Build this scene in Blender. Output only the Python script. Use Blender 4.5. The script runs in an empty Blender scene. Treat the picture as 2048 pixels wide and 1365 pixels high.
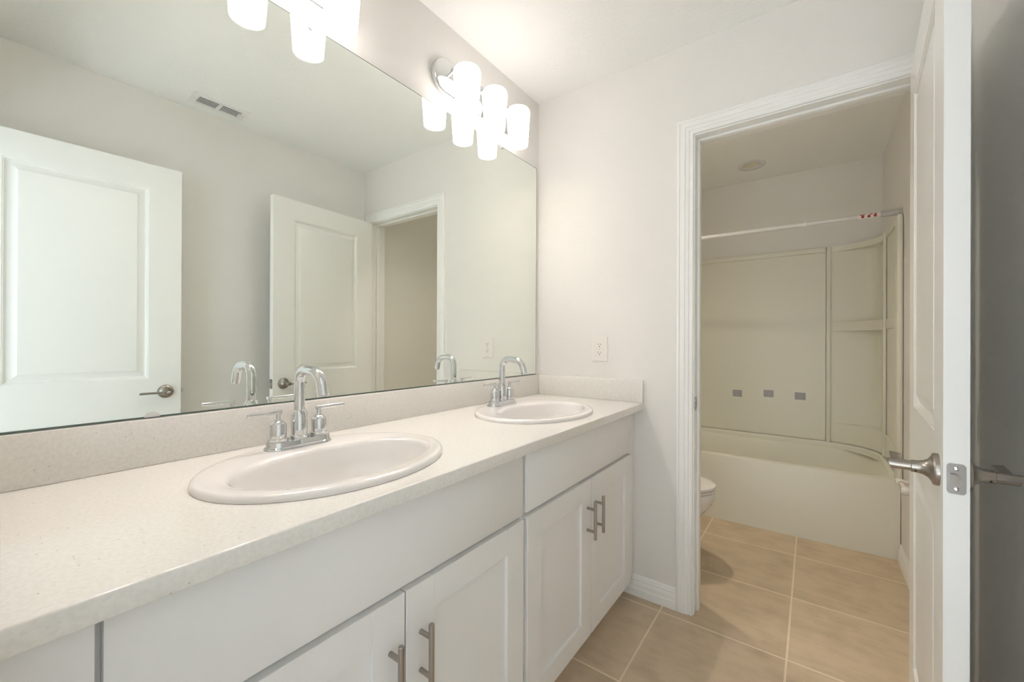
import bpy, bmesh, math, random
from mathutils import Vector, Matrix

S = bpy.context.scene
COL = S.collection
PI = math.pi

# ------------------------------------------------------------------ camera
def rad(a): return math.radians(a)
yaw, pitch, roll = rad(36.2022), rad(0.1037), rad(-0.2221)
F0 = Vector((math.cos(yaw), math.sin(yaw), 0)); R0 = Vector((math.sin(yaw), -math.cos(yaw), 0)); U0 = Vector((0, 0, 1))
F1 = F0*math.cos(pitch) + U0*math.sin(pitch); U1 = U0*math.cos(pitch) - F0*math.sin(pitch)
RC = R0*math.cos(roll) - U1*math.sin(roll); UC = R0*math.sin(roll) + U1*math.cos(roll)
cam = bpy.data.cameras.new('camera'); cam.sensor_width = 36; cam.lens = 821.8/2048*36; cam.clip_start = 0.01
co = bpy.data.objects.new('camera', cam); COL.objects.link(co)
M = Matrix((RC, UC, -F1)).transposed().to_4x4(); M.translation = Vector((0, -1.1932, 1.1596))
co.matrix_world = M
S.camera = co

# ------------------------------------------------------------------ light and exposure
S.view_settings.view_transform = 'Standard'; S.view_settings.look = 'None'
S.view_settings.exposure = 0.46; S.view_settings.gamma = 1.0; S.view_settings.use_curve_mapping = False
wd = bpy.data.worlds.new('world'); S.world = wd; wd.use_nodes = True
wd.node_tree.nodes['Background'].inputs[0].default_value = (0.80, 0.90, 1.0, 1)
wd.node_tree.nodes['Background'].inputs[1].default_value = 0.6
SHADE_EMIT = 3.2
BULB_EMIT = 190.0
SHADE_COL = (1.0, 0.92, 0.87)
S.cycles.max_bounces = 16; S.cycles.diffuse_bounces = 10; S.cycles.glossy_bounces = 8
def window_light(name, loc, w, h, watts, col):     # daylight standing in a bedroom window opening, facing +x
    ar = bpy.data.lights.new(name, 'AREA'); ar.shape = 'RECTANGLE'; ar.size = h; ar.size_y = w; ar.energy = watts; ar.color = col
    ao = bpy.data.objects.new(name, ar); COL.objects.link(ao); ao.location = loc; ao.rotation_euler = (0, -PI/2, 0)
window_light('window_daylight', (-2.88, 1.05, 1.475), 1.5, 1.4, 25.0, (0.66, 0.84, 1.0))
window_light('added_door_daylight', (-1.98, -1.10, 1.04), 1.2, 1.9, 9.5, (0.88, 0.95, 1.0))  # added fill daylight from an unseen opening straight behind the camera
su_ = bpy.data.lights.new('sun', 'SUN'); su_.energy = 24.0; su_.angle = rad(1.0); su_.color = (0.95, 0.98, 1.0)
so = bpy.data.objects.new('sun', su_); COL.objects.link(so); so.rotation_euler = (0, -rad(38), 0)   # added: through the glass door onto unseen carpet, bouncing up to the ceiling

# ------------------------------------------------------------------ room numbers (metres)
L = 1.866          # end wall, vanity side
LB = 1.981         # end wall, bath side
WR = 1.59          # right wall
WB = 1.575         # right wall of the bath
XF = 3.752         # far wall
H = 2.44
XB = 0.006         # back wall face
ZC = 0.884         # counter top
OY0, OY1, OZ = -0.788, -1.497, 2.040      # door opening in the end wall
EY0, EY1 = -0.700, -1.512                 # entry opening in the back wall

# ------------------------------------------------------------------ materials
def mat(name, col, rough=0.5, metal=0.0, coat=0.0, bump=None, spec=0.5, emit=None):
    m = bpy.data.materials.new(name); m.use_nodes = True
    nt = m.node_tree; b = nt.nodes['Principled BSDF']
    b.inputs['Base Color'].default_value = (*col, 1); b.inputs['Roughness'].default_value = rough
    b.inputs['Metallic'].default_value = metal; b.inputs['Coat Weight'].default_value = coat
    b.inputs['Coat Roughness'].default_value = 0.05
    b.inputs['Specular IOR Level'].default_value = spec
    if emit:
        b.inputs['Emission Color'].default_value = (*emit[0], 1); b.inputs['Emission Strength'].default_value = emit[1]
    tc = nt.nodes.new('ShaderNodeTexCoord'); n = nt.nodes.new('ShaderNodeTexNoise')
    nt.links.new(tc.outputs['Object'], n.inputs['Vector'])
    sc, st, dist = bump if bump else (60, 0.02, 0.0003)
    n.inputs['Scale'].default_value = sc; n.inputs['Detail'].default_value = 3
    bp = nt.nodes.new('ShaderNodeBump'); bp.inputs['Strength'].default_value = st; bp.inputs['Distance'].default_value = dist
    nt.links.new(n.outputs['Fac'], bp.inputs['Height']); nt.links.new(bp.outputs['Normal'], b.inputs['Normal'])
    return m
def N(m, t): return m.node_tree.nodes.new(t)
def LK(m, a, b): m.node_tree.links.new(a, b)

m_wall = mat('wall_paint', (0.78, 0.765, 0.74), 0.6, bump=(120, 0.35, 0.002))
m_ceil = mat('ceiling_paint', (0.88, 0.885, 0.87), 0.8, bump=(70, 0.5, 0.004))
m_trim = mat('trim_paint', (0.86, 0.86, 0.845), 0.35)
m_door = mat('door_paint', (0.85, 0.85, 0.83), 0.32)
m_cab = mat('cabinet_paint', (0.80, 0.795, 0.79), 0.42)
m_chrome = mat('chrome', (0.70, 0.71, 0.72), 0.04, 1.0)
m_nickel = mat('satin_nickel', (0.40, 0.365, 0.325), 0.28, 1.0)
m_china = mat('sink_china', (0.79, 0.765, 0.745), 0.08, coat=0.6)
m_tub = mat('tub_acrylic', (0.79, 0.775, 0.69), 0.36)
m_mirror = mat('mirror_silver', (0.925, 0.96, 0.915), 0.0, 1.0, bump=(2, 0.0, 0.0))
m_edge_gap_shade = mat('mirror_edge_gap_shade', (0.10, 0.14, 0.12), 0.15)
m_plastic = mat('white_plastic', (0.80, 0.77, 0.74), 0.3)
m_dark = mat('dark_slot', (0.02, 0.018, 0.015), 0.6)
m_rod = mat('white_enamel_rod', (0.73, 0.72, 0.71), 0.2)
m_grey = mat('grey_plastic', (0.52, 0.52, 0.52), 0.35)
m_latch = mat('tarnished_nickel', (0.23, 0.21, 0.19), 0.38, 1.0)
m_brass = mat('brass', (0.75, 0.50, 0.20), 0.25, 1.0)
m_red = mat('red_ink', (0.35, 0.01, 0.01), 0.5)
m_stick = mat('grey_sticker', (0.40, 0.40, 0.43), 0.55)
m_stick_ink = mat('sticker_print', (0.47, 0.46, 0.46), 0.5)
m_shade = mat('opal_glass', (0.9, 0.88, 0.85), 0.2, emit=(SHADE_COL, SHADE_EMIT))
m_bulb = mat('lit_bulb', (1, 1, 1), 0.4, emit=(SHADE_COL, BULB_EMIT))
m_carpet = mat('beige_carpet', (0.60, 0.61, 0.62), 0.95, bump=(300, 0.6, 0.004))
m_vent = mat('vent_paint', (0.82, 0.82, 0.81), 0.4)

# quartz: off-white with fine grey and tan flecks
m_quartz = mat('speckled_quartz', (0.83, 0.79, 0.73), 0.12, coat=0.2)
def quartz(m):
    b = m.node_tree.nodes['Principled BSDF']; tc = N(m, 'ShaderNodeTexCoord')
    v = N(m, 'ShaderNodeTexVoronoi'); v.inputs['Scale'].default_value = 110; LK(m, tc.outputs['Object'], v.inputs['Vector'])
    r = N(m, 'ShaderNodeValToRGB'); r.color_ramp.elements[0].position = 0.10; r.color_ramp.elements[1].position = 0.16
    r.color_ramp.elements[0].color = (1, 1, 1, 1); r.color_ramp.elements[1].color = (0, 0, 0, 1)
    LK(m, v.outputs['Distance'], r.inputs['Fac'])
    sep = N(m, 'ShaderNodeSeparateColor'); LK(m, v.outputs['Color'], sep.inputs[0])
    g = N(m, 'ShaderNodeMath'); g.operation = 'GREATER_THAN'; g.inputs[1].default_value = 0.88; LK(m, sep.outputs[0], g.inputs[0])
    mu = N(m, 'ShaderNodeMath'); mu.operation = 'MULTIPLY'; LK(m, r.outputs['Color'], mu.inputs[0]); LK(m, g.outputs[0], mu.inputs[1])
    fc = N(m, 'ShaderNodeValToRGB'); fc.color_ramp.elements[0].color = (0.42, 0.38, 0.32, 1); fc.color_ramp.elements[1].color = (0.62, 0.50, 0.36, 1)
    LK(m, sep.outputs[1], fc.inputs['Fac'])
    n = N(m, 'ShaderNodeTexNoise'); n.inputs['Scale'].default_value = 160; n.inputs['Detail'].default_value = 4; LK(m, tc.outputs['Object'], n.inputs['Vector'])
    nr = N(m, 'ShaderNodeValToRGB'); nr.color_ramp.elements[0].color = (0.74, 0.715, 0.68, 1); nr.color_ramp.elements[1].color = (0.79, 0.77, 0.735, 1)
    nr.color_ramp.elements[0].position = 0.35; nr.color_ramp.elements[1].position = 0.6
    LK(m, n.outputs['Fac'], nr.inputs['Fac'])
    mx = N(m, 'ShaderNodeMix'); mx.data_type = 'RGBA'; LK(m, mu.outputs[0], mx.inputs['Factor']); LK(m, nr.outputs['Color'], mx.inputs[6]); LK(m, fc.outputs['Color'], mx.inputs[7])
    LK(m, mx.outputs[2], b.inputs['Base Color'])
quartz(m_quartz)

# floor: square taupe tiles 0.4555 m with pale grout, streaks along y
m_tile = mat('taupe_tile', (0.42, 0.33, 0.24), 0.42)
def tile(m):
    b = m.node_tree.nodes['Principled BSDF']; tc = N(m, 'ShaderNodeTexCoord')
    mp = N(m, 'ShaderNodeMapping'); mp.inputs['Location'].default_value = (-1.8085, 0.6625, 0)
    mp.vector_type = 'POINT'; LK(m, tc.outputs['Object'], mp.inputs['Vector'])
    br = N(m, 'ShaderNodeTexBrick'); br.offset = 0.0; br.inputs['Scale'].default_value = 1
    br.inputs['Brick Width'].default_value = 0.4555; br.inputs['Row Height'].default_value = 0.4555
    br.inputs['Mortar Size'].default_value = 0.0042; br.inputs['Mortar Smooth'].default_value = 0.3; br.inputs['Bias'].default_value = 0
    br.inputs['Color1'].default_value = (0.95, 0.95, 0.95, 1); br.inputs['Color2'].default_value = (1.04, 1.04, 1.04, 1)
    br.inputs['Mortar'].default_value = (1, 1, 1, 1)
    LK(m, mp.outputs['Vector'], br.inputs['Vector'])
    mp2 = N(m, 'ShaderNodeMapping'); mp2.inputs['Scale'].default_value = (26, 5, 1); LK(m, tc.outputs['Object'], mp2.inputs['Vector'])
    n1 = N(m, 'ShaderNodeTexNoise'); n1.inputs['Scale'].default_value = 1; n1.inputs['Detail'].default_value = 7; n1.inputs['Roughness'].default_value = 0.65; LK(m, mp2.outputs['Vector'], n1.inputs['Vector'])
    n2 = N(m, 'ShaderNodeTexNoise'); n2.inputs['Scale'].default_value = 9; n2.inputs['Detail'].default_value = 8; LK(m, tc.outputs['Object'], n2.inputs['Vector'])
    ad = N(m, 'ShaderNodeMath'); ad.operation = 'ADD'; LK(m, n1.outputs['Fac'], ad.inputs[0]); LK(m, n2.outputs['Fac'], ad.inputs[1])
    r = N(m, 'ShaderNodeValToRGB'); r.color_ramp.elements[0].position = 0.55; r.color_ramp.elements[1].position = 1.0
    hf = N(m, 'ShaderNodeMath'); hf.operation = 'MULTIPLY'; hf.inputs[1].default_value = 0.9; LK(m, ad.outputs[0], hf.inputs[0])
    r.color_ramp.elements[0].color = (0.47, 0.37, 0.255, 1); r.color_ramp.elements[1].color = (0.62, 0.495, 0.355, 1)
    LK(m, hf.outputs[0], r.inputs['Fac'])
    mul = N(m, 'ShaderNodeMix'); mul.data_type = 'RGBA'; mul.blend_type = 'MULTIPLY'; mul.inputs['Factor'].default_value = 1
    LK(m, r.outputs['Color'], mul.inputs[6]); LK(m, br.outputs['Color'], mul.inputs[7])
    mx = N(m, 'ShaderNodeMix'); mx.data_type = 'RGBA'; LK(m, br.outputs['Fac'], mx.inputs['Factor']); LK(m, mul.outputs[2], mx.inputs[6]); mx.inputs[7].default_value = (0.80, 0.68, 0.51, 1)
    LK(m, mx.outputs[2], b.inputs['Base Color'])
    bp = [x for x in m.node_tree.nodes if x.type == 'BUMP'][0]
    inv = N(m, 'ShaderNodeMath'); inv.operation = 'SUBTRACT'; inv.inputs[0].default_value = 1; LK(m, br.outputs['Fac'], inv.inputs[1])
    hs = N(m, 'ShaderNodeMath'); hs.operation = 'MULTIPLY_ADD'; hs.inputs[1].default_value = 0.25; LK(m, n1.outputs['Fac'], hs.inputs[0]); LK(m, inv.outputs[0], hs.inputs[2])
    LK(m, hs.outputs[0], bp.inputs['Height']); bp.inputs['Strength'].default_value = 0.5; bp.inputs['Distance'].default_value = 0.0012
tile(m_tile)

# ------------------------------------------------------------------ mesh helpers
def B(): return bmesh.new()
def box(bm, x0, x1, y0, y1, z0, z1, bev=0.0, seg=2):
    vs = [bm.verts.new((x, y, z)) for x in (min(x0, x1), max(x0, x1)) for y in (min(y0, y1), max(y0, y1)) for z in (min(z0, z1), max(z0, z1))]
    q = [(0, 1, 3, 2), (4, 6, 7, 5), (0, 4, 5, 1), (2, 3, 7, 6), (0, 2, 6, 4), (1, 5, 7, 3)]
    fs = [bm.faces.new([vs[i] for i in f]) for f in q]
    if bev > 0:
        es = list({e for f in fs for e in f.edges})
        bmesh.ops.bevel(bm, geom=es, offset=bev, segments=seg, profile=0.5, affect='EDGES')
    return bm
def frame_of(d):
    d = Vector(d).normalized(); a = Vector((0, 0, 1)) if abs(d.z) < 0.9 else Vector((1, 0, 0))
    u = d.cross(a).normalized(); return d, u, d.cross(u).normalized()
def lathe(bm, prof, origin=(0, 0, 0), axis=(0, 0, 1), n=40, cap0=True, cap1=True):
    """prof: list of (radius, height along axis)"""
    o = Vector(origin); d, u, v = frame_of(axis); rings = []
    for r, h in prof:
        if r < 1e-6: rings.append([bm.verts.new(o + d*h)])
        else: rings.append([bm.verts.new(o + d*h + (u*math.cos(2*PI*i/n) + v*math.sin(2*PI*i/n))*r) for i in range(n)])
    for a, b in zip(rings, rings[1:]):
        for i in range(n):
            j = (i+1) % n
            if len(a) == 1 and len(b) == 1: continue
            if len(a) == 1: bm.faces.new((a[0], b[i], b[j]))
            elif len(b) == 1: bm.faces.new((a[i], b[0], a[j]))
            else: bm.faces.new((a[i], b[i], b[j], a[j]))
    if cap0 and len(rings[0]) > 1: bm.faces.new(rings[0])
    if cap1 and len(rings[-1]) > 1: bm.faces.new(rings[-1][::-1])
    return bm
def tube(bm, pts, r, n=20, caps=True):
    pts = [Vector(p) for p in pts]; rs = r if isinstance(r, (list, tuple)) else [r]*len(pts)
    t0 = (pts[1]-pts[0]).normalized(); _, u, _ = frame_of(t0); rings = []
    for i, p in enumerate(pts):
        if i == 0: t = t0
        elif i == len(pts)-1: t = (pts[-1]-pts[-2]).normalized()
        else: t = ((pts[i+1]-p).normalized() + (p-pts[i-1]).normalized()).normalized()
        u = (u - t*u.dot(t)).normalized(); v = t.cross(u)
        rings.append([bm.verts.new(p + (u*math.cos(2*PI*k/n) + v*math.sin(2*PI*k/n))*rs[i]) for k in range(n)])
    for a, b in zip(rings, rings[1:]):
        for k in range(n): bm.faces.new((a[k], a[(k+1) % n], b[(k+1) % n], b[k]))
    if caps: bm.faces.new(rings[0][::-1]); bm.faces.new(rings[-1])
    return bm
def cyl(bm, p0, p1, r, n=24, ch=0.0):
    p0, p1 = Vector(p0), Vector(p1); l = (p1-p0).length
    pr = [(r, 0), (r, l)] if ch <= 0 else [(r-ch, 0), (r, ch), (r, l-ch), (r-ch, l)]
    return lathe(bm, pr, p0, p1-p0, n)
def loft(bm, rings, close=True, cap0=True, cap1=True):
    rr = [[bm.verts.new(p) for p in r] for r in rings]; n = len(rr[0])
    for a, b in zip(rr, rr[1:]):
        for k in range(n if close else n-1): bm.faces.new((a[k], a[(k+1) % n], b[(k+1) % n], b[k]))
    if cap0: bm.faces.new(rr[0][::-1])
    if cap1: bm.faces.new(rr[-1])
    return bm
def sweep_profile(bm, path, prof, inward):
    """mitred sweep: path points in a plane, prof (w, t): w along the in-plane inward direction, t along 'inward' normal"""
    path = [Vector(p) for p in path]; nrm = Vector(inward); rings = []
    for i, p in enumerate(path):
        def side(a, b):
            d = (b-a).normalized(); return d.cross(nrm).normalized()
        if i == 0: s = side(path[0], path[1])
        elif i == len(path)-1: s = side(path[-2], path[-1])
        else:
            s1, s2 = side(path[i-1], p), side(p, path[i+1]); s = (s1+s2); s = s / (s.dot(s1))
        rings.append([p + s*w + nrm*t for w, t in prof])
    return loft(bm, rings)
def obj(name, bm, m, parent=None, loc=(0, 0, 0), smooth=True, angle=35, off=None):
    if off: bmesh.ops.translate(bm, verts=bm.verts, vec=-Vector(off))
    bmesh.ops.recalc_face_normals(bm, faces=bm.faces)
    me = bpy.data.meshes.new(name); bm.to_mesh(me); bm.free()
    mats = m if isinstance(m, (list, tuple)) else [m]
    for x in mats: me.materials.append(x)
    if smooth:
        for p in me.polygons: p.use_smooth = True
        me.set_sharp_from_angle(angle=rad(angle))
    o = bpy.data.objects.new(name, me); COL.objects.link(o); o.location = loc
    if parent: o.parent = parent
    return o
def thing(name, label, cat, loc=(0, 0, 0), rz=0, group=None):
    o = bpy.data.objects.new(name, None); COL.objects.link(o); o.empty_display_size = 0.05
    o.location = loc; o.rotation_euler = (0, 0, rz); o['label'] = label; o['category'] = cat
    if group: o['group'] = group
    return o
def tag(o, label, cat, group=None, kind=None):
    o['label'] = label; o['category'] = cat
    if group: o['group'] = group
    if kind: o['kind'] = kind
    return o
def struct(name, bm, m, label, cat, parent=None):
    o = obj(name, bm, m, parent); return tag(o, label, cat, kind='structure')
def copy_tree(o, parent=None):
    c = o.copy(); COL.objects.link(c)
    if parent: c.parent = parent
    for ch in list(o.children): copy_tree(ch, c)
    return c

# ------------------------------------------------------------------ room shell
b = box(B(), -3.0, XF+0.1, -3.2, 2.3, -0.1, 0.0)
bmesh.ops.bisect_plane(b, geom=b.verts[:]+b.edges[:]+b.faces[:], plane_co=(-0.06, 0, 0), plane_no=(1, 0, 0))
for f in b.faces: f.material_index = 1 if f.calc_center_median().x < -0.06 else 0
struct('floor', b, [m_tile, m_carpet], 'taupe square tile floor with pale grout, running from the vanity into the bath', 'floor')
struct('ceiling', box(B(), -3.0, XF+0.1, -3.2, 2.3, H, H+0.1), m_ceil, 'white lightly textured ceiling over the vanity and the bath', 'ceiling')
b = box(B(), -0.11, LB, 0, 0.1, 0, H); box(b, LB, XF, -0.05, 0.1, 0, H)
struct('wall_left', b, m_wall, 'greige wall behind the mirror, the sinks and the toilet', 'wall')
b = box(B(), XB, LB-0.05, -WR-0.1, -WR, 0, H); box(b, LB-0.05, XF, -WR-0.1, -WB, 0, H)
struct('wall_right', b, m_wall, 'greige wall in shade behind the two open doors', 'wall')
struct('wall_far', box(B(), XF, XF+0.1, -WB, -0.05, 0, H), m_wall, 'greige wall at the far end above the tub surround', 'wall')
b = box(B(), L, LB, OY0+0.018, 0, 0, H); box(b, L, LB, -WR, OY1-0.018, 0, H); box(b, L, LB, OY1-0.018, OY0+0.018, OZ+0.018, H)
struct('wall_end', b, m_wall, 'cream wall with the outlet and the doorway to the bath', 'wall')
b = box(B(), XB-0.115, XB, EY0+0.018, 0, 0, H); box(b, XB-0.115, XB, -3.1, EY1-0.018, 0, H); box(b, XB-0.115, XB, EY1-0.018, EY0+0.018, OZ+0.018, H)
struct('wall_back', b, m_wall, 'greige wall with the entry doorway, at the left end of the counter', 'wall')
# bedroom beyond the entry doorway: shell with a window and an added glass door opening
BX = XB-0.115
b = box(B(), -3.0, BX, 2.2, 2.3, 0, H); box(b, -3.0, BX, -3.2, -3.1, 0, H); box(b, BX-.1, BX, 0.0, 2.2, 0, H)
struct('wall_bedroom_side', b, m_wall, 'greige side walls of the bedroom outside the entry doorway', 'wall')
def win(name, x, y0, y1, z0, z1, label):
    b = box(B(), x-.1, x, y0, y0-.05, z0, z1); box(b, x-.1, x, y1+.05, y1, z0, z1)
    if z0 > 0: box(b, x-.1, x, y0-.05, y1+.05, z0, z0+.05)
    box(b, x-.1, x, y0-.05, y1+.05, z1-.05, z1)
    struct(name, b, m_trim, label, 'window')
b = box(B(), -3.0, -2.9, 2.2, 1.80, 0, H); box(b, -3.0, -2.9, .30, 0.0, 0, H); box(b, -3.0, -2.9, 1.80, .30, 0, .77); box(b, -3.0, -2.9, 1.80, .30, 2.18, H)
box(b, -3.0, -2.0, 0.0, -.1, 0, H)
box(b, -2.1, -2.0, -.1, -.45, 0, H); box(b, -2.1, -2.0, -1.75, -3.1, 0, H); box(b, -2.1, -2.0, -.45, -1.75, 2.05, H)
struct('wall_bedroom_window', b, m_wall, 'greige bedroom wall around the window and added glass door openings', 'wall')
win('window_1', -2.9, 1.80, .30, .77, 2.18, 'white bedroom window frame farther from the entry doorway')
win('added_glass_door', -2.0, -.45, -1.75, 0, 2.05, 'white glass door frame added straight behind the entry doorway for fill light')  # unseen glass door, put in as a source for the fill daylight

# door jambs with stops, and casings
CAS = [(0, 0), (0, .011), (.003, .0142), (.008, .0155), (.0110, .0155), (.0122, .0128), (.0140, .0118), (.017, .0128), (.024, .0142), (.033, .0142), (.0345, .0120), (.037, .0112), (.043, .0114), (.0485, .0106), (.0500, .0080), (.053, .0066), (.058, .0076), (.062, .0094), (.0650, .0086), (.066, .005), (.066, 0)]
def jamb(x0, x1, y0, y1, zt, stop_x):
    b = box(B(), x0, x1, y0+0.018, y0, 0, zt, .001, 1); box(b, x0, x1, y1, y1-0.018, 0, zt, .001, 1); box(b, x0, x1, y1-0.018, y0+0.018, zt, zt+0.018, .001, 1)
    s0, s1 = stop_x
    box(b, s0, s1, y0, y0-0.011, 0, zt, .003); box(b, s0, s1, y1+0.011, y1, 0, zt, .003); box(b, s0, s1, y0-0.011, y1+0.011, zt-0.011, zt, .003)
    return b
def casing(x, y0, y1, zt, nx):
    w = 0.071
    # path along outer edge, going up the y0 side, across, down the y1 side; profile grows inwards
    path = [(x, y0+w, 0), (x, y0+w, zt+w), (x, y1-w, zt+w), (x, y1-w, 0)]
    if nx > 0: path = path[::-1]
    return sweep_profile(B(), path, CAS, (nx, 0, 0))
struct('trim_1', jamb(L, LB, OY0, OY1, OZ, (L+0.040, L+0.075)), m_trim, 'white door jamb with stop lining the doorway to the bath', 'door frame')
struct('trim_2', casing(L, OY0, OY1, OZ, -1), m_trim, 'white stepped casing around the doorway to the bath', 'door casing')
struct('trim_3', casing(LB, OY0, OY1, OZ, 1), m_trim, 'white stepped casing on the bath side of the doorway', 'door casing')
struct('trim_4', jamb(XB-0.115, XB, EY0, EY1, OZ, (XB-0.075, XB-0.040)), m_trim, 'white jamb of the entry doorway beside the counter', 'door frame')
struct('trim_5', casing(XB, EY0, EY1, OZ, 1), m_trim, 'white casing of the entry doorway beside the counter', 'door casing')

# baseboards
BASE = [(0, 0), (.0145, 0), (.0145, .034), (.0125, .0365), (.0118, .040), (.0125, .052), (.0120, .060), (.0100, .0645), (.0078, .0655), (.0078, .0695), (.0092, .072), (.0085, .0765), (.0062, .0785), (.0050, .088), (.0025, .092), (0, .092)]
def baseboard(name, p0, p1, n, label):
    p0, p1, n = Vector(p0), Vector(p1), Vector(n)
    b = loft(B(), [[p + n*t + Vector((0, 0, z)) for t, z in BASE] for p in (p0, p1)])
    return struct(name, b, m_trim, label, 'baseboard')
baseboard('baseboard_end', (L, -0.02, 0), (L, OY0+0.071, 0), (-1, 0, 0), 'white baseboard between the vanity and the door casing')
baseboard('baseboard_right', (XB+0.02, -WR, 0), (L-0.02, -WR, 0), (0, 1, 0), 'white baseboard on the right wall behind the open doors')
baseboard('baseboard_bath', (LB+0.02, -WB, 0), (2.985, -WB, 0), (0, 1, 0), 'white baseboard in the bath running to the tub apron')
baseboard('baseboard_toilet', (LB, -0.05, 0), (2.985, -0.05, 0), (0, -1, 0), 'white baseboard behind the toilet')

# ------------------------------------------------------------------ doors
DW, DT, DZ0, DZ1 = 0.711, 0.035, 0.010, 2.030
RELIEF = [(0, 0), (.0015, .0022), (.005, .0030), (.0065, .0062), (.011, .0105), (.014, .0118), (.016, .0118), (.041, .0032), (.0425, .0022)]
PANELS = [(.128, .583, .971, 1.911), (.128, .583, .183, .784)]
def leaf(y_face, y_back):
    b = B(); 
    for yf, s in ((y_face, 1), (y_back, -1)):
        inn = 1 if y_back > y_face else -1
        dirn = inn*s      # depth direction into the leaf
        xs = [0, .128, .583, DW]; zs = [DZ0, .183, .784, .971, 1.911, DZ1]
        g = {(i, j): b.verts.new((x, yf, z)) for i, x in enumerate(xs) for j, z in enumerate(zs)}
        for i in range(3):
            for j in range(5):
                if i == 1 and j in (1, 3): continue
                b.faces.new((g[i, j], g[i+1, j], g[i+1, j+1], g[i, j+1]))
        for j in (1, 3):
            prev = [g[1, j], g[2, j], g[2, j+1], g[1, j+1]]
            x0, x1, z0, z1 = xs[1], xs[2], zs[j], zs[j+1]
            for a, dp in RELIEF[1:]:
                cur = [b.verts.new((x, yf + dirn*dp, z)) for x, z in ((x0+a, z0+a), (x1-a, z0+a), (x1-a, z1-a), (x0+a, z1-a))]
                for k in range(4): b.faces.new((prev[k], prev[(k+1) % 4], cur[(k+1) % 4], cur[k]))
                prev = cur
            b.faces.new(prev)
    # edges
    for x in (0, DW):
        zs = [DZ0, .183, .784, .971, 1.911, DZ1]
        for z0, z1 in zip(zs, zs[1:]):
            b.faces.new([b.verts.new(p) for p in ((x, y_face, z0), (x, y_back, z0), (x, y_back, z1), (x, y_face, z1))])
    for z in (DZ0, DZ1):
        xs = [0, .128, .583, DW]
        for x0, x1 in zip(xs, xs[1:]):
            b.faces.new([b.verts.new(p) for p in ((x0, y_face, z), (x1, y_face, z), (x1, y_back, z), (x0, y_back, z))])
    bmesh.ops.remove_doubles(b, verts=b.verts, dist=1e-5)
    return b
LZ = 0.903
def lever(parent, yf, n, keyed):
    """lever set on the face at local y=yf with outward direction n (+1/-1), pointing to the hinge (-x)"""
    c = Vector((DW-0.062, yf, LZ)); ax = (0, n, 0)
    t = obj('door_lever', lathe(B(), [(.0325, 0), (.0325, .006), (.031, .009), (.026, .0105), (.019, .015), (.0145, .022), (.0128, .030), (.0125, .040), (.0118, .0405), (.0108, .041)], c, ax, 48), m_nickel, parent)
    # neck with slanted end
    n_ = 32; r0 = []; r1 = []
    for k in range(n_):
        a = 2*PI*k/n_; dx, dz = .0106*math.cos(a), .0106*math.sin(a)
        r0.append(c + Vector((dx, n*.040, dz))); r1.append(c + Vector((dx, n*(.074 + dz*0.35), dz)))
    obj('neck', loft(B(), [r0, r1]), m_nickel, t, angle=50)
    bl = box(B(), c.x-.108, c.x+.002, c.y+n*.050, c.y+n*.070, c.z-.0048, c.z+.0048, .0015, 2)
    for v in bl.verts:
        if v.co.x < c.x-.10 and abs(v.co.y-c.y) < .058: v.co.x += .010
    obj('handle', bl, m_nickel, t)
    obj('set_screw', cyl(B(), c+Vector((.0100, n*.034, -.0065)), c+Vector((.0128, n*.034, -.0070)), .0016, 12), m_dark, t)
    if keyed:
        obj('lock_button', lathe(B(), [(.0065, 0), (.0065, .004), (.005, .005), (.0015, .0052), (.0015, .0035), (0, .0035)], c+Vector((0, n*.0735, 0)), ax, 24), m_chrome, t)
def rrect(hw, hh, r, n=6):
    pts = []
    for cx, cz, a0 in ((hw-r, hh-r, 0), (-hw+r, hh-r, PI/2), (-hw+r, -hh+r, PI), (hw-r, -hh+r, 1.5*PI)):
        for k in range(n+1):
            a = a0 + PI/2*k/n; pts.append((cx+r*math.cos(a), cz+r*math.sin(a)))
    return pts
def latch(parent, yc, n):
    P_ = rrect(.0127, .0286, .006)
    pl = obj('latch_plate', loft(B(), [[Vector((DW-.0005, yc+a, LZ+z)) for a, z in P_], [Vector((DW+.0012, yc+a, LZ+z)) for a, z in P_]]), m_latch, parent)
    pts = []
    for k in range(17):
        a = PI/2 + PI*k/16; pts.append((.0085*math.cos(a)*1.0+.0035, .0085*math.sin(a)*1.1))
    pts = [(.0085, .0092)] + pts + [(.0085, -.0092)]
    b = B(); r0 = [Vector((DW+.001, yc - n*a, LZ+z)) for a, z in pts]; r1 = [Vector((DW+.0015+.0085*(.0085+a)/.017, yc - n*a, LZ+z)) for a, z in pts]
    obj('latch_bolt', loft(b, [r0, r1]), m_chrome, pl)
    for dz in (.0195, -.0195):
        obj('screw', lathe(B(), [(.0042, 0), (.0042, .0008), (.0030, .0015), (.0012, .0015), (.0008, .0006), (0, .0006)], (DW+.0009, yc, LZ+dz), (1, 0, 0), 20), m_chrome, pl)
def hinge(parent, x, y, z, n):
    h = obj('hinge', cyl(B(), (x, y, z-.0445), (x, y, z+.0445), .0062, 16, .001), m_nickel, parent)
    obj('hinge_leaf', box(B(), -.0015, .0, y, y-n*.030, z-.0445, z+.0445), m_nickel, h)
def make_door(name, hingept, rz, face_sign, label, keyed):
    """visible face at local y=0, leaf extends to local y = face_sign*DT"""
    o = thing(name, label, 'door', (*hingept, 0), rz); o['kind'] = 'structure'
    obj('door_leaf', leaf(0, face_sign*DT), m_door, o, angle=20)
    lever(o, 0, -face_sign, keyed); lever(o, face_sign*DT, face_sign, False)
    latch(o, face_sign*DT/2, face_sign)
    for z in (1.76, 1.055, .25): hinge(o, -.011, face_sign*(DT+.001), z, face_sign)
    return o
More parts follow.
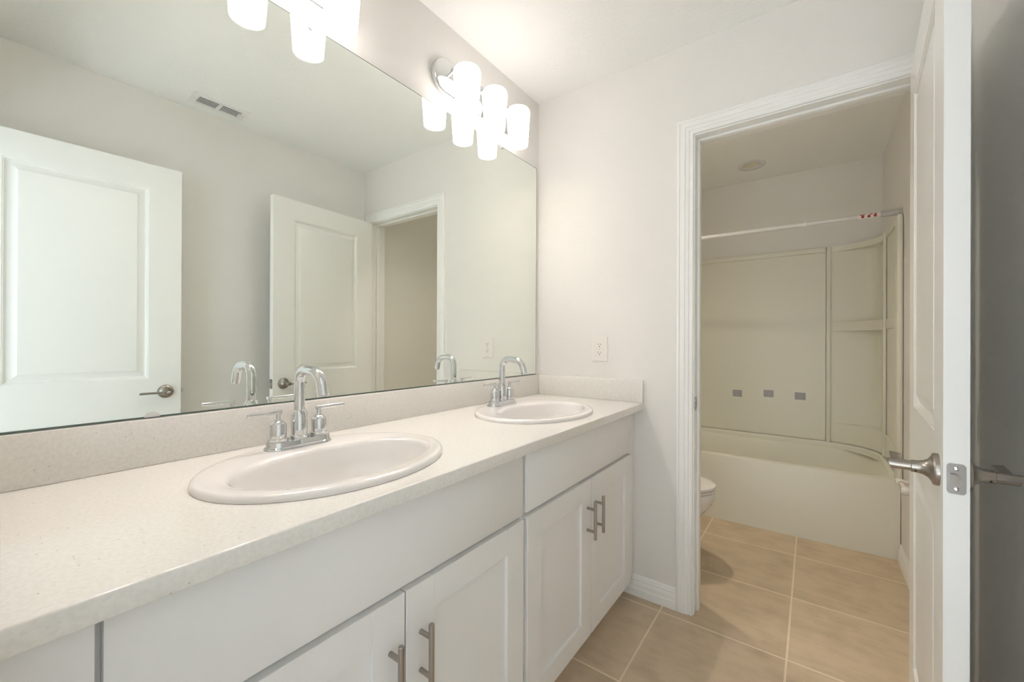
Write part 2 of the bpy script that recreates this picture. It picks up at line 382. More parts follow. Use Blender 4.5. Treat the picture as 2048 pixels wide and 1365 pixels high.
make_door('door_1', (1.835, -1.447), math.atan2(.052, -.716), 1, 'white two-panel door standing open at the bath doorway, edge-on to the viewer', False)
make_door('door_2', (-0.0075, -1.4893), math.atan2(.033, .589), -1, 'white two-panel entry door folded back, seen large at the left of the mirror', True)
# strike plate on the left jamb of the bath doorway
b = B(); P_ = rrect(.016, .029, .006)
P_ = [(a, z) for a, z in P_]
loft(b, [[Vector((L+.0215+a, OY0+.0005, .897+z)) for a, z in P_], [Vector((L+.0215+a, OY0-.0012, .897+z)) for a, z in P_]])
st = obj('strike_plate', b, m_nickel); tag(st, 'satin nickel strike plate set in the left jamb of the bath doorway', 'strike plate')
lp = []
for k in range(9):
    a = PI*k/8; lp.append((.0035-.014*math.sin(a), .024*math.cos(a)))
b = B(); loft(b, [[Vector((L+.004+x, OY0-.0042, .897+z)) for x, z in lp], [Vector((L+.004+x, OY0-.0010, .897+z)) for x, z in lp]])
obj('lip', b, m_chrome, st)
obj('bolt_hole', box(B(), L+.016, L+.028, OY0-.0010, OY0-.0017, .886, .908), m_dark, st)

# ------------------------------------------------------------------ vanity cabinets
CF = -0.545       # front plane of doors
CT = ZC-0.030     # underside of slab
def shaker(x0, x1, z0, z1, fw=.074):
    t = .019; b = B(); yf, yb = CF, CF+t
    xs = [x0, x0+fw, x1-fw, x1]; zs = [z0, z0+fw-.004, z1-fw+.004, z1]
    # frame members with tiny v-joints, panel recessed
    box(b, xs[0], xs[1], yf, yb, z0, z1, .0009, 1); box(b, xs[2], xs[3], yf, yb, z0, z1, .0009, 1)
    box(b, xs[1], xs[2], yf+.0002, yb, zs[2], zs[3], .0009, 1); box(b, xs[1], xs[2], yf+.0002, yb, zs[0], zs[1], .0009, 1)
    box(b, xs[1]-.002, xs[2]+.002, yf+.0095, yf+.0155, zs[1]-.002, zs[2]+.002)
    return b
def pull(parent, x, zt, off):
    zc = zt-.0665; y0 = CF; yb = CF-.032
    b = cyl(B(), (x, yb, zt), (x, yb, zt-.133), .0058, 24, .0012)
    p = obj('bar_pull', b, m_nickel, parent, off=off)
    for dz in (-.0280, -.1065):
        obj('post', cyl(B(), (x, y0+.0002, zt+dz), (x, yb, zt+dz), .0050, 20), m_nickel, p, off=off)
def cabinet(x0, x1, f0, f1, split, label, zt1, zt2, px1, px2):
    loc = ((x0+x1)/2, -0.27, 0); o = thing('vanity_cabinet', label, 'cabinet', loc)
    b = B(); t = .016; yf = CF+.0195      # sides, bottom, back, face frame, toe kick: open inside
    for xa in (x0, x1-t): box(b, xa, xa+t, -.003, yf, .105, CT-.0005, .0004, 1)
    box(b, x0+t, x1-t, -.003, yf+.02, .105, .121); box(b, x0+t, x1-t, -.003, -.012, .121, CT-.0005)
    box(b, x0+t, x0+.035, yf, yf+.019, .105, CT-.0005); box(b, x1-.035, x1-t, yf, yf+.019, .105, CT-.0005)
    for za, zb in ((.105, .135), (.655, .690), (CT-.035, CT-.0005)): box(b, x0+.035, x1-.035, yf, yf+.019, za, zb)
    box(b, split-.02, split+.02, yf, yf+.019, .135, .655)
    box(b, x0+.002, x1-.002, CF+.075, CF+.090, 0, .105)
    obj('carcass', b, m_cab, o, off=loc)
    obj('false_drawer_front', box(B(), f0, f1, CF, CF+.019, .6775, CT-.004, .0012, 2), m_cab, o, off=loc)
    for (a, c, px, zt) in ((f0+.006, split-.0022, px1, zt1), (split+.0022, f1+.004, px2, zt2)):
        d = obj('cabinet_door', shaker(a, c, .098, .664), m_cab, o, off=loc)
        pull(d, px, zt, loc)
    return o, loc
c1, l1 = cabinet(.0975, .949, .1037, .9405, .5335, 'white shaker sink cabinet nearest the entry doorway, under the front sink', .592, .592, .4968, .5725)
c2, l2 = cabinet(.950, 1.795, .9590, 1.7807, 1.379, 'white shaker sink cabinet beside the end wall, under the far sink', .595, .596, 1.3440, 1.4125)
obj('filler_strip', box(B(), 1.7955, L-.0005, CF+.040, CF+.020, .080, CT-.0005), m_cab, c2, off=l2)
obj('filler_strip', box(B(), XB+.0005, .0970, CF+.020, CF+.0015, .0, CT-.0005, .0006, 1), m_cab, c1, off=l1)

# ------------------------------------------------------------------ countertop with splashes (holes cut for the sinks)
SINKS = [(.5205, 'front'), (1.3625, 'far')]
SY, SA, SBY = -.3115, .2680, .2130
loc = (0.93, -0.29, ZC)
ct = thing('countertop', 'long speckled off-white quartz worktop over both vanity cabinets', 'countertop', loc)
def counter_slab():
    b = B(); x0, x1, y0, y1 = XB, L, -.0005, -.570; n = 64
    mid = (SINKS[0][0]+SINKS[1][0])/2
    for zz in (ZC, CT):
        for (sx, _), xa, xb in zip(SINKS, (x0, mid), (mid, x1)):
            inner = []; outer = []
            for k in range(n):
                a = 2*PI*k/n; c_, s_ = math.cos(a), math.sin(a)
                inner.append((sx + SA*.93*c_, SY + SBY*.92*s_, zz))
                # cast to rectangle
                t = 1e9
                if abs(c_) > 1e-9: t = min(t, ((xb if c_ > 0 else xa)-sx)/c_)
                if abs(s_) > 1e-9: t = min(t, ((y0 if s_ > 0 else y1)-SY)/s_)
                outer.append((sx+c_*t, SY+s_*t, zz))
            # snap nearest outer points to the corners
            for cx in (xa, xb):
                for cy in (y0, y1):
                    i = min(range(n), key=lambda k: (outer[k][0]-cx)**2+(outer[k][1]-cy)**2); outer[i] = (cx, cy, zz)
            iv = [b.verts.new(p) for p in inner]; ov = [b.verts.new(p) for p in outer]
            for k in range(n): b.faces.new((iv[k], iv[(k+1) % n], ov[(k+1) % n], ov[k]))
    # hole walls
    for sx, _ in SINKS:
        rings = [[(sx + SA*.93*math.cos(2*PI*k/n), SY + SBY*.92*math.sin(2*PI*k/n), zz) for k in range(n)] for zz in (ZC, CT)]
        loft(b, rings, cap0=False, cap1=False)
    bmesh.ops.remove_doubles(b, verts=b.verts, dist=1e-5)
    return b
def outer_band():
    b = counter_slab()
    for x in (XB, L):           # ends and back
        b.faces.new([b.verts.new(p) for p in ((x, -.0005, ZC), (x, -.570, ZC), (x, -.570, CT), (x, -.0005, CT))])
    b.faces.new([b.verts.new(p) for p in ((XB, -.0005, ZC), (L, -.0005, ZC), (L, -.0005, CT), (XB, -.0005, CT))])
    nose = [(-.570, ZC), (-.5714, ZC-.0003), (-.5724, ZC-.0011), (-.5730, ZC-.0026), (-.5730, CT+.0022), (-.5724, CT+.0008), (-.5710, CT), (-.570, CT)]
    loft(b, [[Vector((x, y, z)) for y, z in nose] for x in (XB, L)], close=False)
    return b
obj('slab', outer_band(), m_quartz, ct, off=loc, angle=40)
ZS = .9865
obj('backsplash', box(B(), XB+.0227, L-.0205, -.0203, -.0005, ZC+.0003, ZS, .0015, 2), m_quartz, ct, off=loc)
obj('side_splash', box(B(), L-.0200, L-.0003, -.5730, -.0005, ZC+.0003, ZS, .0015, 2), m_quartz, ct, off=loc)
obj('side_splash', box(B(), XB+.0003, XB+.0225, -.5730, -.0005, ZC+.0003, ZS, .0015, 2), m_quartz, ct, off=loc)

# ------------------------------------------------------------------ sinks
def sink(sx, label):
    o = thing('drop_in_sink', label, 'sink', (sx, SY, ZC), group='oval drop-in sinks')
    n = 96
    # (a, b, y shift, z): outer edge rolls up, deck, then bowl
    rows = [(1.0, 1.0, 0, .0005), (1.0, 1.0, 0, .005), (.993, .991, 0, .0100), (.980, .975, 0, .0128), (.960, .950, 0, .0142), (.94, .925, 0, .0142)]
    bowl = [(.900, .850, -.004, .0134), (.835, .700, -.028, .0126), (.822, .676, -.0335, .0115), (.812, .660, -.0355, .0085), (.800, .645, -.037, .000), (.765, .610, -.038, -.040), (.690, .545, -.037, -.080), (.55, .44, -.035, -.110), (.38, .31, -.03, -.128), (.12, .13, -.025, -.136), (.10, .11, -.025, -.137)]
    b = B(); rings = []
    for fa, fb, dy, z in rows+bowl:
        rings.append([(SA*fa*math.cos(2*PI*k/n), dy + SBY*fb*math.sin(2*PI*k/n), z) for k in range(n)])
    loft(b, rings, cap0=False, cap1=True)
    obj('basin', b, m_china, o, angle=60)
    obj('drain', lathe(B(), [(.030, .0), (.030, .003), (.026, .004), (.024, .001), (.0, .001)], (0, -.025, -.1372), (0, 0, 1), 40), m_chrome, o)
    obj('drain_stopper', lathe(B(), [(.020, 0), (.020, .004), (.015, .007), (0, .008)], (0, -.025, -.1360), (0, 0, 1), 32), m_chrome, o)
    return o
sink(SINKS[0][0], 'oval white drop-in sink nearest the viewer, in the quartz worktop')
sink(SINKS[1][0], 'oval white drop-in sink beside the end wall and outlet')

# ------------------------------------------------------------------ faucets
def stadium(hl, hw, z, n=14):
    pts = []
    for cx, a0 in ((hl-hw, -PI/2), (-hl+hw, PI/2)):
        for k in range(n+1):
            a = a0 + PI*k/n; pts.append((cx + hw*math.cos(a), hw*math.sin(a), z))
    return pts
def faucet(label):
    o = thing('faucet', label, 'faucet', (0, 0, 0), group='chrome two-handle faucets')
    st = [(.0820, .0300, 0), (.0820, .0300, .002), (.0808, .0288, .0045), (.0775, .0255, .0060), (.0765, .0245, .0080), (.0765, .0245, .0165), (.0755, .0235, .0183), (.0740, .022, .0187)]
    obj('base_plate', loft(B(), [stadium(*s) for s in st]), m_chrome, o, angle=30)
    z0 = .0187
    sb = obj('spout', lathe(B(), [(.0215, z0), (.0220, z0+.001), (.0220, z0+.0070), (.0205, z0+.0080), (.0190, z0+.0085), (.0190, z0+.0600), (.0186, z0+.0612), (.0142, z0+.0700), (.0135, z0+.0705)], n=44), m_chrome, o, angle=25)
    # gooseneck: up, tight bend, slight run, bend down tilted outwards
    r = .0128; pts = [(0, 0, z0+.068), (0, 0, z0+.10)]
    R_ = .034; zt = .1905
    c = (-R_, zt-R_)
    pts.append((0, 0, zt-R_))
    for k in range(1, 9):
        a = PI/2*k/8; pts.append((0, -R_ + R_*math.cos(a), zt-R_ + R_*math.sin(a)))
    pts.append((0, -R_-.018, zt-.0012))
    y1, z1 = -R_-.038, zt-.0030; R2 = .038; aend = rad(76)
    for k in range(0, 10):
        a = rad(5) + (aend-rad(5))*k/9
        pts.append((0, y1 - R2*(math.sin(a)-math.sin(rad(5))), z1 - R2*(math.cos(rad(5))-math.cos(a))))
    d = Vector((0, -math.cos(aend), -math.sin(aend))); e = Vector(pts[-1])
    pts += [tuple(e + d*.012), tuple(e + d*.0265)]
    obj('neck', tube(B(), pts, r, 28), m_chrome, sb, angle=50)
    e2 = e + d*.0265
    obj('aerator', cyl(B(), e2-d*.001, e2+d*.0012, .0105, 24), m_grey, sb)
    obj('lift_rod', lathe(B(), [(.0030, z0), (.0030, z0+.032), (.0042, z0+.034), (.0042, z0+.040), (0, z0+.042)], (0, .0265, -.006), n=16), m_chrome, sb)
    for s in (-1, 1):
        x = s*.0508
        h = obj('handle', lathe(B(), [(.0215, z0), (.0220, z0+.001), (.0220, z0+.0070), (.0205, z0+.0080), (.0182, z0+.0085), (.0182, z0+.0415), (.0176, z0+.0428), (.0085, z0+.0510), (.0060, z0+.0520), (.0052, z0+.055), (.0056, z0+.066), (.0056, z0+.068)], (x, 0, 0), n=44), m_chrome, o, angle=25)
        a = Vector((x - s*.0085, 0, z0+.0700)); dr = Vector((s, -.05 if s < 0 else -.02, .005)).normalized()
        obj('lever', cyl(B(), a, a+dr*.078, .0050, 24, .0008), m_chrome, h, angle=30)
    return o
FY = -.1460
f1 = faucet('chrome two-handle gooseneck faucet on the sink nearest the viewer')
f1.location = (SINKS[0][0]+.001, FY, ZC+.0132)
f2 = copy_tree(f1); f2.location = (SINKS[1][0]+.000, FY, ZC+.0132)
f2['label'] = 'chrome two-handle gooseneck faucet on the sink beside the end wall'

# ------------------------------------------------------------------ mirror
mz0, mz1, mx0, mx1 = ZS+.0045, 2.0800, .012, 1.8365
loc = (0.92, 0, mz0)
mi = thing('wall_mirror', 'large frameless mirror spanning the wall above the two sinks', 'mirror', loc)
b = box(B(), mx0, mx1, -.0008, -.0062, mz0, mz1)
for f in b.faces: f.material_index = 0 if f.calc_center_median().y < -.006 else 1
obj('glass', b, [m_mirror, m_edge_gap_shade], mi, off=loc, smooth=False)
obj('bottom_gap_shade', box(B(), mx0, mx1, -.0008, -.0066, ZS+.0006, mz0-.0001), m_edge_gap_shade, mi, off=loc)  # dark strip imitating the shadow gap between mirror and backsplash
obj('polished_edge', box(B(), mx0, mx1, -.0010, -.0066, mz1, mz1+.0016), m_edge_gap_shade, mi, off=loc)
obj('polished_edge', box(B(), mx1, mx1+.0016, -.0010, -.0066, mz0, mz1+.0016), m_edge_gap_shade, mi, off=loc)
def clip(x, z, up, m, w=.013):
    b = B(); prof = []
    for k in range(9):
        a = PI*k/8; prof.append((w*math.cos(a), math.sin(a)*.0095))
    r = [[Vector((x+px, y, z + up*pz)) for px, pz in prof] for y in (-.0064, -.0090)]
    loft(b, r)
    box(b, x-w, x+w, -.0005, -.0090, z-up*.0005, z-up*.0018)
    obj('clip', b, m, mi, off=loc)
clip(.2655, mz0, 1, m_rod, .0135); clip(1.539, mz1, -1, m_chrome, .009); clip(.62, mz1, -1, m_chrome, .009)

# ------------------------------------------------------------------ vanity lights
def light_bar(label):
    o = thing('vanity_light', label, 'wall light', (0, 0, 0), group='three-shade vanity lights')
    zc = 2.2105 - 2.2
    def stad(hl, hw, y):
        return [Vector((p[0], y, zc+p[1])) for p in stadium(hl, hw, 0, 20)]
    obj('back_plate', loft(B(), [stad(.275, .066, -.0005), stad(.275, .066, -.018), stad(.273, .064, -.022), stad(.269, .060, -.0235)]), m_chrome, o, angle=30)
    for dx in (-.173, 0, .173):
        za = 2.2525-2.2
        p = [(dx, -.022, za)]; R_ = .016
        p.append((dx, -.060, za))
        for k in range(0, 9):
            a = PI/2*k/8; p.append((dx, -.098+R_ - R_*math.sin(a), za - R_ + R_*math.cos(a)))
        p.append((dx, -.098, za-.024))
        ar_ = obj('arm', tube(B(), p, .0062, 18), m_chrome, o, angle=50)
        obj('arm_collar', lathe(B(), [(.0105, 0), (.0110, .002), (.0110, .004), (.0085, .006), (.0065, .0065)], (dx, -.0230, za), (0, -1, 0), 24), m_chrome, ar_)
        obj('socket_cap', lathe(B(), [(.0070, .030), (.0110, .0295), (.0165, .0250), (.0200, .018), (.0205, .012), (.0205, .002)], (dx, -.098, za-.0505), n=32), m_chrome, ar_)
        # opal glass shade: open at the bottom, rounded shoulder, narrows downwards
        z0, z1 = 2.062-2.2, 2.2300-2.2
        out = [(.0440, z0), (.0462, z0+.030), (.0500, z0+.085), (.0533, z1-.034), (.0540, z1-.022), (.0528, z1-.012), (.0480, z1-.0040), (.0400, z1-.0008), (.0215, z1)]
        inn = [(r-.0035, z-(.0035 if i > 4 else 0)) for i, (r, z) in enumerate(out)]
        obj('bulb', lathe(B(), [(0, .120), (.012, .118), (.013, .095), (.024, .075), (.029, .055), (.024, .035), (.012, .027), (0, .025)], (dx, -.098, z0+.01), n=24), m_bulb, ar_)
        obj('glass_shade', lathe(B(), inn[::-1] + out, (dx, -.098, 0), n=48, cap0=True, cap1=True), m_shade, o, angle=60)
    return o
v1 = light_bar('chrome vanity light with three glowing shades at the top, above the front sink'); v1.location = (.487, 0, 2.2)
v2 = copy_tree(v1); v2.location = (1.3655, 0, 2.2); v2['label'] = 'chrome vanity light with three glowing shades near the end wall'

# ------------------------------------------------------------------ outlet
ox, oy, oz = L, -.3590, 1.1265
o = thing('wall_outlet', 'white duplex outlet on the cream end wall above the side splash', 'outlet', (ox, oy, oz))
b = B(); P_ = rrect(.0395, .0605, .003, 4); P2 = rrect(.0375, .0585, .003, 4)
loft(b, [[Vector((0, a, z)) for a, z in P_], [Vector((-.004, a, z)) for a, z in P_], [Vector((-.0065, a, z)) for a, z in P2]])
obj('cover_plate', b, m_plastic, o, angle=25)
for dz in (.0195, -.0195):
    pts = []
    for k in range(24):
        a = 2*PI*k/24; pts.append((max(-.0165, min(.0165, .0172*math.cos(a))), max(-.0135, min(.0135, .0172*math.sin(a)))))
    rc = obj('receptacle', loft(B(), [[Vector((-.005, a, dz+z)) for a, z in pts], [Vector((-.0083, a*.98, dz+z*.98)) for a, z in pts]]), m_plastic, o)
    b = box(B(), -.0080, -.0087, .0052, .0072, dz-.001, dz+.0075); box(b, -.0080, -.0087, -.0072, -.0052, dz-.001, dz+.0060)
    lathe(b, [(.0026, 0), (.0026, .0007)], (-.0080, 0, dz-.0072), (-1, 0, 0), 14)
    obj('slots', b, m_dark, rc)
obj('screw', lathe(B(), [(.003, 0), (.003, .001), (.002, .0016), (0, .0016)], (-.0060, 0, 0), (-1, 0, 0), 16), m_grey, o)

# ------------------------------------------------------------------ ceiling register (seen in the mirror)
vx, vy = .8620, -1.4370
o = thing('ceiling_vent', 'white two-bank air register in the ceiling near the right wall', 'vent', (vx, vy, H))
hx, hy = .1290, .0670
b = B()
pl = [(-hx, hx, -hy, -.040), (-hx, hx, .040, hy), (-hx, -.098, -.040, .040), (.098, hx, -.040, .040), (-.008, .008, -.040, .040)]
for x0, x1, y0, y1 in pl: box(b, x0, x1, y0, y1, -.006, -.0005)
obj('face_plate', b, m_vent, o)
obj('duct', box(B(), -.100, .100, -.042, .042, -.0006, -.0002), m_dark, o)
for bx in (-.053, .053):
    for k in range(5):
        y = -.033 + k*.0165; b = box(B(), bx-.044, bx+.044, y-.0042, y+.0042, -.0042, -.0032)
        bmesh.ops.rotate(b, verts=b.verts, cent=(0, y, -.0037), matrix=Matrix.Rotation(rad(-4), 3, 'X'))
        obj('louver', b, m_vent, o)
obj('damper_tab', box(B(), .092, .094, -.020, .016, -.016, -.004), m_vent, o)
for sx in (-.113, .113): obj('screw', cyl(B(), (sx, 0, -.006), (sx, 0, -.0072), .003, 14), m_grey, o)

# ------------------------------------------------------------------ bathtub
TX0, TZ = 2.990, .421
TX1, TY0, TY1 = XF-.002, -.052, -WB+.002
loc = (TX0, -.81, 0)
tb = thing('bathtub', 'cream alcove bathtub with a flat apron behind the doorway', 'bathtub', loc)
cx, cy = (TX0+TX1)/2, (TY0+TY1)/2; hx, hy = (TX1-TX0)/2, (TY0-TY1)/2
def rr3(hx_, hy_, r, z, ox=0, oy=0, n=10): return [Vector((cx+ox+a, cy+oy+c, z)) for a, c in rrect(hx_, hy_, r, n)]
b = B(); rings = [rr3(hx, hy, .004, 0), rr3(hx, hy, .004, TZ-.012), rr3(hx-.003, hy-.003, .004, TZ-.003), rr3(hx-.010, hy-.008, .006, TZ),
    rr3(hx-.050, hy-.030, .12, TZ+.001, .0), rr3(hx-.062, hy-.040, .13, TZ-.006), rr3(hx-.070, hy-.048, .13, TZ-.020), rr3(hx-.088, hy-.075, .15, TZ-.10), rr3(hx-.12, hy-.13, .16, TZ-.26), rr3(hx-.17, hy-.19, .16, TZ-.330), rr3(hx-.25, hy-.30, .10, TZ-.345)]
loft(b, rings)
obj('shell', b, m_tub, tb, off=loc, angle=30)
# raised back and end ledge where the surround sits
b = B()
def fil(r, n=14):   # concave corner of the surround, plan view, from back wall to right wall
    return [(XF-.012 - r + r*math.cos(-PI/2*k/n), -WB+.012 + r + r*math.sin(-PI/2*k/n)) for k in range(n+1)]
def plan(r, inset):
    p = [(XF-.012-inset, -.06)]
    arc = [(XF-.012-inset - r + r*math.cos(PI/2*k/14), -WB+.012+inset + r - r*math.sin(PI/2*k/14)) for k in range(15)]
    return p + arc + [(TX0+.05, -WB+.012+inset)]
def strip(b, p_in, p_out, z0, z1):
    rings = []
    for (a, c) in zip(p_in, p_out): rings.append([Vector((*a, z0)), Vector((*c, z0)), Vector((*c, z1)), Vector((*a, z1))])
    return loft(b, rings)
b = B(); strip(b, plan(.285, .0), plan(.285, .030), TZ-.008, TZ+.030)
bmesh.ops.bevel(b, geom=[e for e in b.edges if all(v.co.z > TZ+.02 for v in e.verts)], offset=.010, segments=3, profile=.5, affect='EDGES')
obj('ledge', b, m_tub, tb, off=loc, angle=40)

# ------------------------------------------------------------------ tub surround
SZ0, SZ1 = TZ+.031, 1.853
loc = (XF, -.81, SZ0)
su = thing('tub_surround', 'glossy cream wall surround with corner shelves above the tub', 'tub surround', loc)
xw, yw = XF-.002, -WB+.002
b = B(); yA = -1.268                      # back panel
box(b, xw, xw-.008, -.055, yA, SZ0, SZ1-.030); box(b, xw, xw-.024, -.055, yA, SZ1-.038, SZ1, .006, 3)
obj('back_panel', b, m_tub, su, off=loc)
RC_ = .285
def arc(r, off_, n=16): return [(xw-off_ - r + r*math.cos(PI/2*k/n), yw+off_ + r - r*math.sin(PI/2*k/n)) for k in range(n+1)]
def band(r, o_in, o_out, z0, z1, bev=.004):
    b = B(); strip(b, arc(r, o_in) if False else [(xw-.001, yw+.001+(p[1]-yw)*0.999) if k < 8 else (xw-.001+(p[0]-xw)*0.999, yw+.001) for k, p in enumerate(arc(r, o_in))], arc(r, o_out), z0, z1); return b
def corner_solid(z0, z1, r, bev=.005):
    """solid between the concave arc and the wall corner"""
    b = B(); A = arc(r, .012); poly = [(xw, A[0][1])] + A + [(A[-1][0], yw), (xw, yw)]
    lo = [b.verts.new((x, y, z0)) for x, y in poly]; hi = [b.verts.new((x, y, z1)) for x, y in poly]; n = len(poly)
    for k in range(n): b.faces.new((lo[k], lo[(k+1) % n], hi[(k+1) % n], hi[k]))
    b.faces.new(lo[::-1]); b.faces.new(hi)
    if bev:
        es = [e for e in b.edges if abs(e.verts[0].co.z-e.verts[1].co.z) < 1e-6 and all((abs(v.co.x-xw) > .004 and abs(v.co.y-yw) > .004) for v in e.verts)]
        bmesh.ops.bevel(b, geom=es, offset=bev, segments=3, profile=.5, affect='EDGES')
    return b
obj('shelf', corner_solid(SZ0, .590, RC_), m_tub, su, off=loc, angle=40)
obj('shelf', corner_solid(1.246, 1.312, RC_), m_tub, su, off=loc, angle=40)
obj('top_trim', corner_solid(1.815, SZ1, RC_), m_tub, su, off=loc, angle=40)
b = B(); A1 = arc(.09, .0); A2 = arc(.09, .010); strip(b, [(xw, yA-.005)]+A1+[(3.44, yw)], [(xw-.010, yA-.005)]+[(x, y) for x, y in A2]+[(3.44, yw+.010)], SZ0, SZ1-.02)
obj('corner_panel', b, m_tub, su, off=loc, angle=50)
b = box(B(), xw, xw-.026, yA-.004, yA-.030, SZ0-.004, SZ1+.002, .007, 3)
obj('rib', b, m_tub, su, off=loc)
b = box(B(), 3.440, 3.470, yw, yw+.026, SZ0-.004, SZ1+.002, .008, 3)
obj('rib', b, m_tub, su, off=loc)
b = box(B(), TX0+.02, 3.435, yw, yw+.008, SZ0, SZ1-.03); box(b, TX0+.02, 3.435, yw, yw+.018, SZ1-.038, SZ1, .005, 3); box(b, TX0+.03, 3.435, yw, yw+.016, 1.246, 1.312, .005, 3); box(b, TX0+.03, 3.435, yw, yw+.016, SZ0, .590, .005, 3)
obj('end_panel', b, m_tub, su, off=loc)
b = box(B(), 2.925, TX0+.035, yw, yw+.024, TZ+.002, 1.8385, .010, 4)
obj('front_flange', b, m_tub, su, off=loc)
b = box(B(), TX0+.02, xw-.03, -.0525, -.061, SZ0, SZ1); 
obj('end_panel', b, m_tub, su, off=loc)

# three small square stickers on the back panel
def sticker(y, z, label, kind):
    o = thing('sticker', label, 'sticker', (xw-.0080, y, z), group='grey stickers on the tub surround')
    w, h = .033, .027
    b = B(); P_ = rrect(w, h, .003, 3); loft(b, [[Vector((-.0002, a, c)) for a, c in P_], [Vector((-.0016, a, c)) for a, c in P_]])
    obj('backing', b, m_stick, o)
    b = B()
    if kind == 0:
        pts = [( .018*math.cos(PI*k/10), .004+.012*math.sin(PI*k/10)) for k in range(11)]
        tube(b, [(-.0018, a, c) for a, c in pts], .0012, 6)
        for k in range(3): box(b, -.0017, -.0022, -.010+k*.008, -.005+k*.008, -.008, -.003)
        box(b, -.0017, -.0022, -.012, .012, -.016, -.013)
    elif kind == 1:
        tube(b, [(-.0018, .012*math.cos(2*PI*k/16), .003+.012*math.sin(2*PI*k/16)) for k in range(15)], .0012, 6)
        box(b, -.0017, -.0022, -.004, .004, -.012, .004)
    else:
        for k in range(4): box(b, -.0017, -.0022, -.020+k*.010, -.014+k*.010, -.024, -.018-(k % 2)*.003)
    obj('print', b, m_stick_ink, o)
sticker(-.7045, .752, 'small grey square sticker on the surround, farthest left of three', 0)
sticker(-.9180, .766, 'small grey square sticker with a round mark, middle of three', 1)
sticker(-1.1180, .762, 'small blank grey sticker with a torn lower edge, nearest the corner shelves', 2)

# ------------------------------------------------------------------ shower rod
rx, rz_ = 2.990, 1.8625
loc = (rx, -.81, rz_)
sr = thing('shower_rod', 'white tension shower rod across the tub opening', 'shower rod', loc)
obj('tube', cyl(B(), (rx, -.06, rz_), (rx, -1.16, rz_), .0135, 24), m_rod, sr, off=loc)
obj('tube', cyl(B(), (rx, -1.15, rz_), (rx, -WB+.05, rz_), .0118, 24), m_rod, sr, off=loc)
obj('coupling', cyl(B(), (rx, -1.145, rz_), (rx, -1.163, rz_), .0150, 24, .002), m_rod, sr, off=loc)
for y0, y1 in ((-WB+.001, -WB+.085), (-.051, -.13)):
    e = lathe(B(), [(.021, 0), (.021, .012), (.0175, .014), (.0160, .070), (.0150, .084)], (rx, y0, rz_), (0, 1 if y1 > y0 else -1, 0), 28)
    obj('end_cap', e, m_grey, sr, off=loc)
lb = obj('label_wrap', cyl(B(), (rx, -WB+.088, rz_), (rx, -WB+.180, rz_), .0125, 24), m_plastic, sr, off=loc)
b = B()
for k in range(3):
    y = -WB+.108+k*.026; d = Vector((-.94, 0, -.34)).normalized()
    lathe(b, [(.0072, .0123), (.0072, .0131), (0, .0133)], (rx, y, rz_), d, 16)
obj('warning_dots', b, m_red, lb, off=loc)
b = B()
for y0, y1 in ((-WB+.100, -WB+.112), (-WB+.118, -WB+.132), (-WB+.150, -WB+.172)):
    d = Vector((-.90, 0, .43)).normalized()*.0127; box(b, rx+d.x-.0006, rx+d.x+.0006, y0, y1, rz_+d.z-.0025, rz_+d.z+.0025)
obj('warning_text', b, m_red, lb, off=loc)

# ------------------------------------------------------------------ toilet
tx, tcy = 2.285, -.38
loc = (tx, -.05, 0)
to = thing('toilet', 'white toilet half hidden behind the left door jamb', 'toilet', loc)
def egg(front, back, hw, z, n=48):
    out = []
    for k in range(n):
        a = 2*PI*k/n; c_, s_ = math.cos(a), math.sin(a)
        yy = front + (back-front)*0.42
        out.append(Vector((tx + hw*s_*(1-.10*max(0, -c_)), yy + ((back-yy)*c_ if c_ > 0 else (yy-front)*c_), z)))
    return out
FRT = -.795
b = B(); rings = [egg(FRT+.19, -.16, .105, 0), egg(FRT+.20, -.16, .100, .03), egg(FRT+.205, -.17, .088, .12), egg(FRT+.17, -.17, .095, .18), egg(FRT+.10, -.18, .125, .235), egg(FRT+.045, -.19, .158, .290), egg(FRT+.012, -.21, .178, .335), egg(FRT+.010, -.21, .180, .345), egg(FRT+.004, -.21, .184, .352), egg(FRT, -.21, .186, .392), egg(FRT+.004, -.21, .182, .398), egg(FRT+.05, -.24, .13, .398), egg(FRT+.07, -.26, .11, .36), egg(FRT+.15, -.33, .05, .25)]
loft(b, rings); obj('bowl', b, m_china, to, off=loc, angle=50)
b = B(); loft(b, [egg(FRT+.003, -.225, .184, .4005), egg(FRT-.003, -.225, .188, .404), egg(FRT-.003, -.225, .188, .412), egg(FRT+.002, -.225, .184, .416)])
obj('seat', b, m_china, to, off=loc, angle=50)
b = B(); loft(b, [egg(FRT+.002, -.230, .184, .4185), egg(FRT-.004, -.230, .189, .421), egg(FRT-.003, -.230, .188, .431), egg(FRT+.010, -.235, .178, .4385), egg(FRT+.05, -.25, .145, .442), egg(FRT+.15, -.30, .06, .443)])
obj('lid', b, m_china, to, off=loc, angle=50)
obj('tank', box(B(), tx-.215, tx+.215, -.062, -.245, .40, .74, .02, 3), m_china, to, off=loc)
obj('tank_lid', box(B(), tx-.225, tx+.225, -.056, -.253, .7405, .775, .010, 3), m_china, to, off=loc)
b = box(B(), tx-.10, tx+.10, -.11, -.30, .18, .40, .03, 3); obj('pedestal', b, m_china, to, off=loc)
obj('flush_lever', box(B(), tx-.19, tx-.11, -.2455, -.262, .675, .690, .004, 2), m_chrome, to, off=loc)

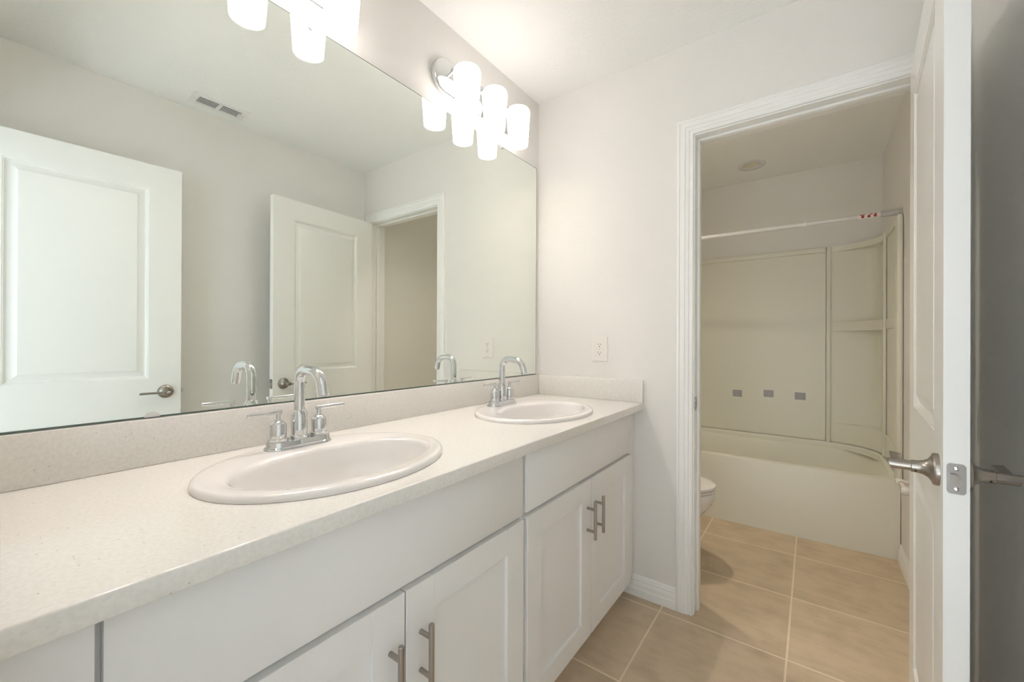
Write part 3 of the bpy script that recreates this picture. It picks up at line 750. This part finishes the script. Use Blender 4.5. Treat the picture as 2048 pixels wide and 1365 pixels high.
# ------------------------------------------------------------------ paper holder on the right wall of the bath
px_, pz_ = 2.565, .520
loc = (px_, -WB, pz_)
ph = thing('paper_holder', 'white wall-mounted paper holder low behind the open bath door', 'paper holder', loc)
for xx in (px_+.02, px_-.125):
    p = obj('post', lathe(B(), [(.027, 0), (.027, .005), (.022, .009), (.013, .016), (.011, .040), (.016, .046), (.0175, .060), (.012, .070), (0, .072)], (xx, -WB+.0005, pz_), (0, 1, 0), 28), m_china, ph, off=loc)
obj('roller', cyl(B(), (px_+.005, -WB+.055, pz_), (px_-.110, -WB+.055, pz_), .0095, 20, .002), m_china, ph, off=loc)
obj('ring', lathe(B(), [(.0105, 0), (.0112, .001), (.0112, .004), (.0105, .005)], (px_-.012, -WB+.055, pz_), (-1, 0, 0), 24), m_brass, ph, off=loc)

# ------------------------------------------------------------------ recessed light over the tub
m_lens = mat('frosted_lens', (.74, .70, .60), .5); m_lens_lit = mat('frosted_lens_lit', (.74, .70, .60), .5, emit=((1.0, .90, .74), 6.0))
def recessed(x, y, lens, label):
    o = thing('recessed_light', label, 'ceiling light', (x, y, H), group='recessed lights in the bath')
    obj('trim_ring', lathe(B(), [(.088, -.0005), (.088, -.004), (.084, -.007), (.060, -.006), (.047, -.0025), (.045, -.0012), (.045, -.0005)], n=56), m_rod, o, angle=40)
    obj('lens', lathe(B(), [(.046, -.0008), (.046, -.0018), (0, -.0024)], n=48), lens, o)
recessed(3.405, -.835, m_lens, 'round white recessed ceiling light over the bathtub, switched off')
recessed(2.22, -.42, m_lens_lit, 'round white recessed ceiling light over the toilet, switched on')
tl = bpy.data.lights.new('toilet_downlight', 'AREA'); tl.shape = 'DISK'; tl.size = .09; tl.spread = rad(125); tl.energy = 4.4; tl.color = (1.0, .90, .74)
tlo = bpy.data.objects.new('toilet_downlight', tl); COL.objects.link(tlo); tlo.location = (2.22, -.42, H-.009)
# two small screw anchors left on the bath's right wall (seen in the mirror)
for k, xx in enumerate((2.520, 2.545)):
    a = obj('screw_anchor', lathe(B(), [(.0055, 0), (.0055, .003), (.003, .006), (0, .006)], (0, 0, 0), (0, 1, 0), 14), m_plastic, None, (xx, -WB+.0003, 2.00))
    tag(a, ('white screw anchor on the bath wall, nearer the doorway of a pair', 'white screw anchor on the bath wall, nearer the tub of a pair')[k], 'screw anchor', 'screw anchors on the bath wall')
